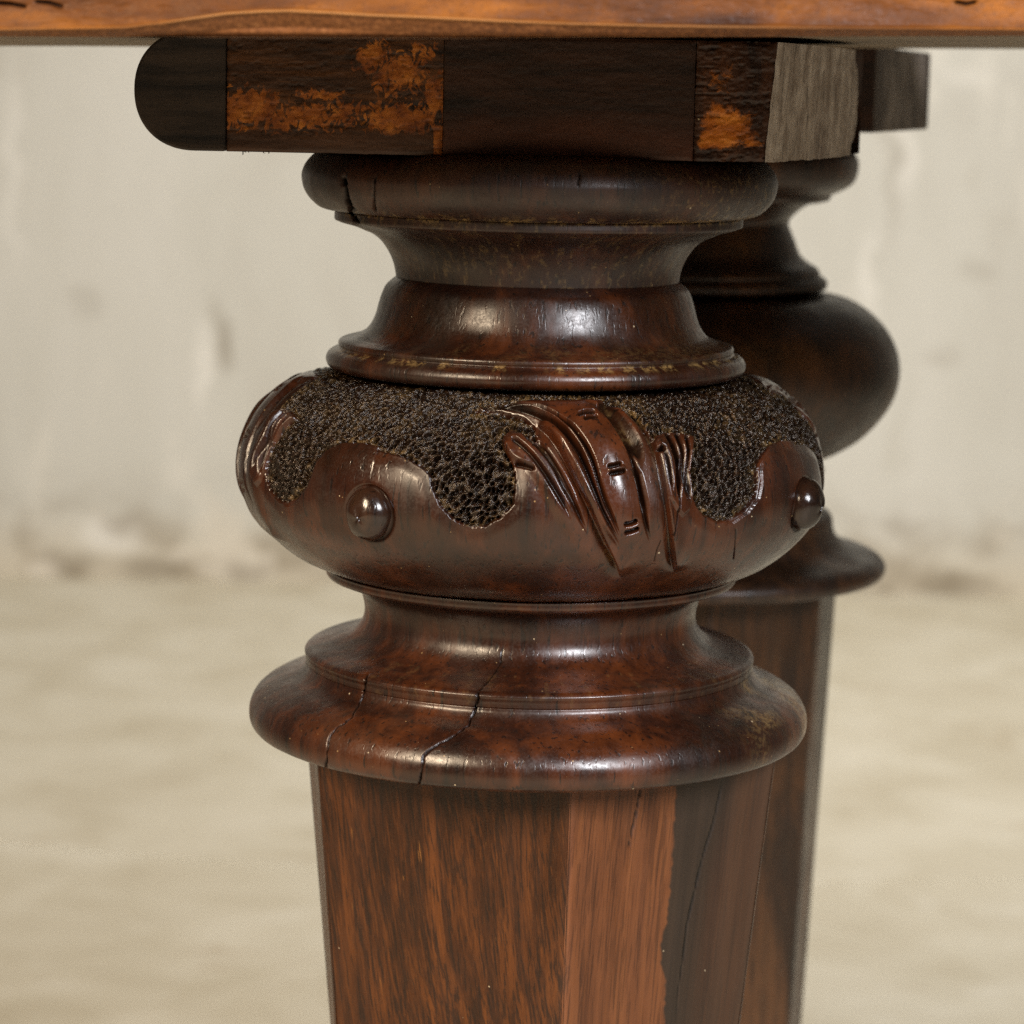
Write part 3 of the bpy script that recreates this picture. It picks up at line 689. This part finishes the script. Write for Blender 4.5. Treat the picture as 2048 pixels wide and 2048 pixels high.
# main piece: rough face with crawled varnish
def face_piece(name, mat_face, mat_other, x0, x1, parent, wearf=None, bandf=None, relief=.0004, depth=.135, x1b=None, side_mat=None, x0b=None):
    """box whose front (and right side if asked) is a fine grid with relief"""
    res = .00028
    nx = int((x1 - x0) / res) + 1; nz = int((ZT - ZB) / res) + 1
    s, t = np.meshgrid(np.linspace(0, 1, nx), np.linspace(0, 1, nz), indexing='ij'); s = s.ravel(); t = t.ravel()
    xb = x1 + (0 if x1b is None else x1b) * 1.0
    z = ZT + (ZB - ZT) * t
    xr = x1 + ((x1b or 0) * t)                  # slanting right edge
    X = x0 + (xr - x0) * s
    P = np.stack([X, np.full(len(X), YF), z], -1); u, v = proj(P)
    wear = wearf(u, v) if wearf else np.zeros(len(X)); band = bandf(u, v) if bandf else np.zeros(len(X))
    crk = .6 * sstep(.60, .66, fbm(u / 26, v / 9, 90)) * (1 - band) * (1 if wearf else 0)
    D = (fbm(u / 40, v / 14, 60) - .47) * relief + (fbm(u / 9, v / 6, 61, 3) - .47) * relief * .8 * (1 - .6 * band) - crk * relief * .7
    ed = np.minimum(np.minimum(s * (x1 - x0), (1 - s) * (x1 - x0)), np.minimum(t, 1 - t) * (ZT - ZB))
    D -= .00025 * np.exp(-(ed / .0005) ** 2) * (1 + fbm(u / 12, v / 12, 71))
    P[:, 1] -= D
    V = [P]; Fc = [grid_faces(nx, nz)[:, ::-1]]; mi = [np.zeros(len(Fc[0]), int)]
    A = {'wear': [wear], 'lowband': [band], 'crack': [crk * .6]}; off = len(P)
    # other faces
    yb = YF + depth
    xs0, xs1 = x0, x1
    B = np.array([(x0, YF, ZT), (x1, YF, ZT), (x1 + (x1b or 0), YF, ZB), (x0, YF, ZB), (x0, yb, ZT), (x1 + (.037 if side_mat else 0), yb - .0, ZT), (x1 + (.037 if side_mat else 0), yb, ZB), (x0, yb, ZB)])
    V.append(B + [0, .0003, 0]); q = [[0, 4, 5, 1], [3, 2, 6, 7], [0, 3, 7, 4], [4, 7, 6, 5]] + ([] if side_mat else [[1, 5, 6, 2]])
    Fc.append(np.array(q) + off); mi.append(np.ones(len(q), int)); off += 8
    for k in A: A[k].append(np.zeros(8))
    if side_mat:
        ny, nz2 = 200, 100
        s, t = np.meshgrid(np.linspace(0, 1, ny), np.linspace(0, 1, nz2), indexing='ij'); s = s.ravel(); t = t.ravel()
        a = np.stack([x1 + (x1b or 0) * t, np.full(len(t), YF + .0002), ZT + (ZB - ZT) * t], -1)
        fx = x1 + .037
        b = np.stack([np.full(len(t), fx), np.full(len(t), yb), ZT + (ZB - ZT) * t], -1)
        rnd = sstep(.86, 1.0, s) ** 2
        P = a * (1 - s)[:, None] + b * s[:, None]
        P[:, 0] += .004 * np.sin(s * math.pi) - .006 * rnd * (1 - 0) * 1
        endr = .0022 * (np.abs(t - .5) * 2) ** 4 * sstep(.75, 1, s); P[:, 0] -= endr * 2.5
        P[:, 0] += (fbm(s * 30, t * 6, 41) - .47) * .0007 + (fbm(s * 160, t * 9, 42, 3) - .47) * .0003
        P[:, 2] += (fbm(s * 25, t * 0, 45) - .47) * .0006 * (t > .98)
        V.append(P); Fc.append(grid_faces(ny, nz2)[:, ::-1] + off); mi.append(np.full(len(Fc[-1]), 2)); off += len(P)
        for k in A: A[k].append(np.zeros(len(P)))
    mats = [mat_face, mat_other] + ([side_mat] if side_mat else [])
    return mesh_obj(name, np.vstack(V), np.vstack(Fc), mats, parent, smooth=True, attrs={k: np.concatenate(a) for k, a in A.items()}, mat_index=np.concatenate(mi))
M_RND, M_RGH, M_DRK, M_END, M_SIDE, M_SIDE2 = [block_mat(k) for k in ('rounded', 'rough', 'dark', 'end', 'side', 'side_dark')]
def wear_rough(u, v):
    w = np.zeros(u.shape)
    def blob(cx, cy, rx, ry, a):
        nonlocal w
        w = np.maximum(w, a * np.exp(-((u - cx) / rx) ** 2 - ((v - cy) / ry) ** 2))
    blob(500, 215, 85, 42, 1.0); blob(610, 238, 170, 34, .80); blob(700, 215, 200, 16, .66); blob(800, 240, 90, 38, 1.0); blob(745, 110, 45, 45, .82); blob(800, 150, 75, 55, .80)
    blob(850, 105, 35, 30, .7); blob(870, 190, 30, 60, .8); blob(640, 190, 60, 14, .75); blob(560, 250, 110, 20, .6)
    w = np.maximum(w, 1.2 * ((u > 868) & (v > 252)))
    return np.clip(w * (1 - .8 * sstep(265, 285, v) * (u < 866)), 0, 1.2)
def band_rough(u, v): return sstep(258, 284, v + 8 * fbm(u / 30, v / 30, 8)) * .9 * (u < 866)
bracket = face_piece('bracket', M_RGH, M_DRK, x_a + .0002, x_b, table, wear_rough, band_rough, relief=.00028)
tag(bracket, 'worn bracket beam with crawled orange varnish')
face_piece('dark_section', M_DRK, M_DRK, x_b + .00012, x_c, bracket, None, lambda u, v: sstep(215, 300, v + 26 * fbm(u / 60, v / 30, 5)), relief=.00018)
def wear_end(u, v):
    w = sstep(-22, 48, sd_poly(u, v, [(1385, 315), (1392, 262), (1405, 225), (1425, 200), (1445, 205), (1470, 222), (1500, 225), (1520, 300), (1500, 300)]) + 6) * .95
    w = np.maximum(w, .42 * np.exp(-((u - 1450) / 40) ** 2 - ((v - 160) / 45) ** 2))
    return w * (1 - .75 * sstep(290, 305, v))
face_piece('end_section', M_END, M_DRK, x_c + .00015, xw(1556, 97), bracket, wear_end, None, relief=.0006, x1b=-(xw(1556, 97) - xw(1527, 300)) * .9, side_mat=M_SIDE)
# rounded left end
rc = (ZT - ZB) / 2; zc = (ZT + ZB) / 2
out = [(x_a, ZB), (x_a, ZT)]
for k in range(0, 49):
    a = math.pi / 2 + math.pi * k / 48
    ex = abs(math.cos(a)) ** .9 * -1
    out.append((x_l + rc * 1.03 + rc * 1.03 * ex, zc + rc * math.copysign(abs(math.sin(a)) ** .92, math.sin(a))))
prism_grid('rounded_end', out, YF - .0002, YF + .11, M_RND, bracket)
# splinters hanging below the bracket
sv = []; sf = []
for cx, cy, n in ((493, 305, 4), (528, 305, 3), (744, 306, 1), (478, 303, 2)):
    for k in range(n):
        a = W(cx + random.uniform(-9, 9), 300, YF + .0006); L = random.uniform(3, 9) / 5600 * .69; an = random.uniform(-1.2, 1.2)
        b = a + np.array([math.sin(an) * L, -.0003, -math.cos(an) * L]); c = b + np.array([random.uniform(-1, 1) * L * .5, 0, -L * .15]); w = .00016
        i = len(sv)
        for q in (a, b, c): sv += [q + [-w, 0, 0], q + [w * .5, -w, 0], q + [w * .5, w, 0]]
        for t0 in (0, 3):
            for e in range(3): sf.append([i + t0 + e, i + t0 + (e + 1) % 3, i + t0 + 3 + (e + 1) % 3, i + t0 + 3 + e])
tag(mesh_obj('splinter', sv, sf, M_DRK, bracket), kind='stuff')

# ---- rear bracket
def box(name, pts8, mat, parent, bev=.001):
    me = bpy.data.meshes.new(name); me.from_pydata([tuple(p) for p in pts8], [], [[0, 1, 2, 3], [7, 6, 5, 4], [0, 4, 5, 1], [1, 5, 6, 2], [2, 6, 7, 3], [3, 7, 4, 0]])
    for m in (mat if isinstance(mat, list) else [mat]): me.materials.append(m)
    me.update(); o = bpy.data.objects.new(name, me); COL.objects.link(o); o.parent = parent
    bv = o.modifiers.new('bevel', 'BEVEL'); bv.width = bev; bv.segments = 2
    return o
YB2 = .175
nx2, zt2, zb2 = float(W(1750, 180, YB2)[0]), W(1750, 92, YB2)[2], W(1750, 266, YB2)[2]
YB3 = .30; fx2 = float(W(1859, 180, YB3)[0])
B = [(nx2 - .12, YB2, zt2), (nx2, YB2, zt2), (nx2, YB2, zb2), (nx2 - .12, YB2, zb2), (fx2 - .12, YB3, zt2), (fx2, YB3, zt2), (fx2, YB3, zb2), (fx2 - .12, YB3, zb2)]
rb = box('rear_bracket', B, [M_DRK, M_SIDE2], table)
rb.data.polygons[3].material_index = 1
rb.modifiers['bevel'].material = -1

# ---- the table top
def top_mat():
    g = NT('orange_brown_varnished_top')
    a = g.noise(g.map((.12, 1, 1)), 120, 6, .62, .4)
    b = g.noise(g.map((.6, 1, 1), loc=(1, 2, 3)), 48, 5, .62, .5)
    c = g.ramp(g.math('ADD', g.math('MULTIPLY', a, .5), g.math('MULTIPLY', b, .5)), [(.36, (.030, .0085, .0014)), (.48, (.092, .028, .0026)), (.62, (.215, .072, .0060))])
    c = g.mix(g.rng(g.noise(g.map((.8, 1, 1), loc=(8, 2, 3)), 40, 5, .65, .6), .50, .66, 0, .5), c, (.10, .042, .016))
    f = g.noise(g.map(), 900, 4, .7)
    c = g.mix(g.rng(f, .5, .7, 0, .45), c, (.045, .018, .007)); 
    c = g.mix(g.attr('lip'), c, g.ramp(f, [(.38, (.075, .028, .010)), (.55, (.14, .052, .016)), (.7, (.22, .095, .034))]))
    c = g.mix(g.attr('arris'), c, (.34, .165, .060))  # worn arris coloured paler to paint its highlight line
    c = g.mix(g.attr('crack'), c, (.012, .005, .003))
    return g.out(c, g.rng(b, .3, .7, .48, .62), g.bump(g.math('ADD', f, a), .00008, .8), .22)
def under_mat():
    g = NT('dusty_underside')
    c = g.ramp(g.noise(g.map((.3, 1, 1)), 120, 5, .65), [(.35, (.10, .072, .045)), (.65, (.19, .145, .10))])
    c = specks(g, c, 500, .93, .12, (.5, .42, .3))
    return g.out(c, .7, g.bump(g.noise(g.map(), 500, 4), .0002, .8), .3)
TY = -.147                      # front edge
ARR = np.array([(-300, 62), (0, 60), (120, 58), (250, 56), (326, 47), (398, 36), (453, 28), (520, 24), (580, 22.5), (670, 27), (738, 31), (860, 36), (1000, 43), (1160, 49), (1325, 53), (1651, 57), (2048, 60), (2400, 62)], float)
def tabletop():
    pl_ = [W(x, y, TY) for x, y in ((-4200, 71), (-250, 71), (330, 74), (1000, 77), (1500, 73), (2300, 70), (6200, 70))]
    xs = np.r_[np.linspace(pl_[0][0], pl_[1][0], 12)[:-1], np.linspace(pl_[1][0], pl_[-2][0], 700), np.linspace(pl_[-2][0], pl_[-1][0], 12)[1:]]; xk = [p[0] for p in pl_]; zl = np.interp(xs, xk, [p[2] for p in pl_])
    rows = np.linspace(0, .045, 150) ** 1.0
    rows = np.r_[np.linspace(0, .016, 110), np.linspace(.0165, .034, 20)]
    X = np.repeat(xs, len(rows)); Z = np.repeat(zl, len(rows)) + np.tile(rows, len(xs))
    P = np.stack([X, np.full(len(X), TY), Z], -1); u, v = proj(P)
    av = np.interp(u, ARR[:, 0], ARR[:, 1]); d = av - v            # >0 above the arris
    low = np.clip(-d, 0, None); h = np.tile(rows, len(xs))
    back = np.where(d < 0, .0016 * np.clip(low / 22, 0, 1.4) ** 1.3 + .0002, 0)
    back -= .0007 * np.exp(-(d / 4.5) ** 2)                           # proud worn arris
    back += .0018 * np.exp(-(h / .0007) ** 2)
    back += .0010 * sstep(0, 60, d)                                   # the face leans back above it
    back += (fbm(u / 120, v / 30, 50) - .47) * .0009 + (fbm(u / 14, v / 8, 51, 3) - .47) * .00022
    ck = np.zeros(len(P))
    for pts in ([(-5, 6), (20, 8), (47, 13)], [(72, 3), (98, 6), (120, 13)], [(1915, 4), (1935, 8), (1952, 4)]):
        dd, _, _ = dist_poly(u, v, pts); k = np.exp(-(dd / 3.2) ** 2); back += .0012 * k; ck = np.maximum(ck, k)
    P[:, 1] += back
    lip = sstep(2, -6, d) * .85; arr = np.exp(-((d - .5) / 3.0) ** 2) * (.25 + .5 * sstep(300, 420, u) * (1 - .6 * sstep(900, 1100, u)))
    arr = arr * (1 - .7 * sstep(1400, 1700, u))
    V = [P]; F = [grid_faces(len(xs), len(rows))]; off = len(P)
    front = mesh_obj('tabletop', P, F[0], top_mat(), table, attrs={'lip': lip, 'arris': arr, 'crack': ck})
    # solid behind the front edge: underside and top, narrower at the left as in the photograph
    n = len(xs); zl2 = zl
    yfar = np.interp(xs, [xs[0], -.136, .167, xs[-1]], [.118, .122, .195, .25])
    A0 = np.stack([xs, np.full(n, TY + .0032), zl2], -1); B0 = np.stack([xs, np.full(n, TY + .0085), zl2 + .0002], -1); B1 = np.stack([xs, np.full(n, TY + .0105), zl2 + .0017], -1); A1 = np.stack([xs, yfar, zl2 + .0017], -1)
    A2 = A1 + [0, .004, .012]; A3 = A1 + [0, 0, .034]; A4 = np.stack([xs, np.full(n, TY + .0004), zl2 + .034], -1)
    V = np.stack([A0, B0, B1, A1, A2, A3, A4], 1).reshape(-1, 3)
    und = mesh_obj('underside', V, grid_faces(n, 7), [under_mat()], front, smooth=False)
    # close the small lip between front face and underside
    V = np.stack([np.stack([xs, np.full(n, TY + .0011), zl2 + .0001], -1), A0 + [0, .0002, .00005]], 1).reshape(-1, 3)
    return front
tabletop()
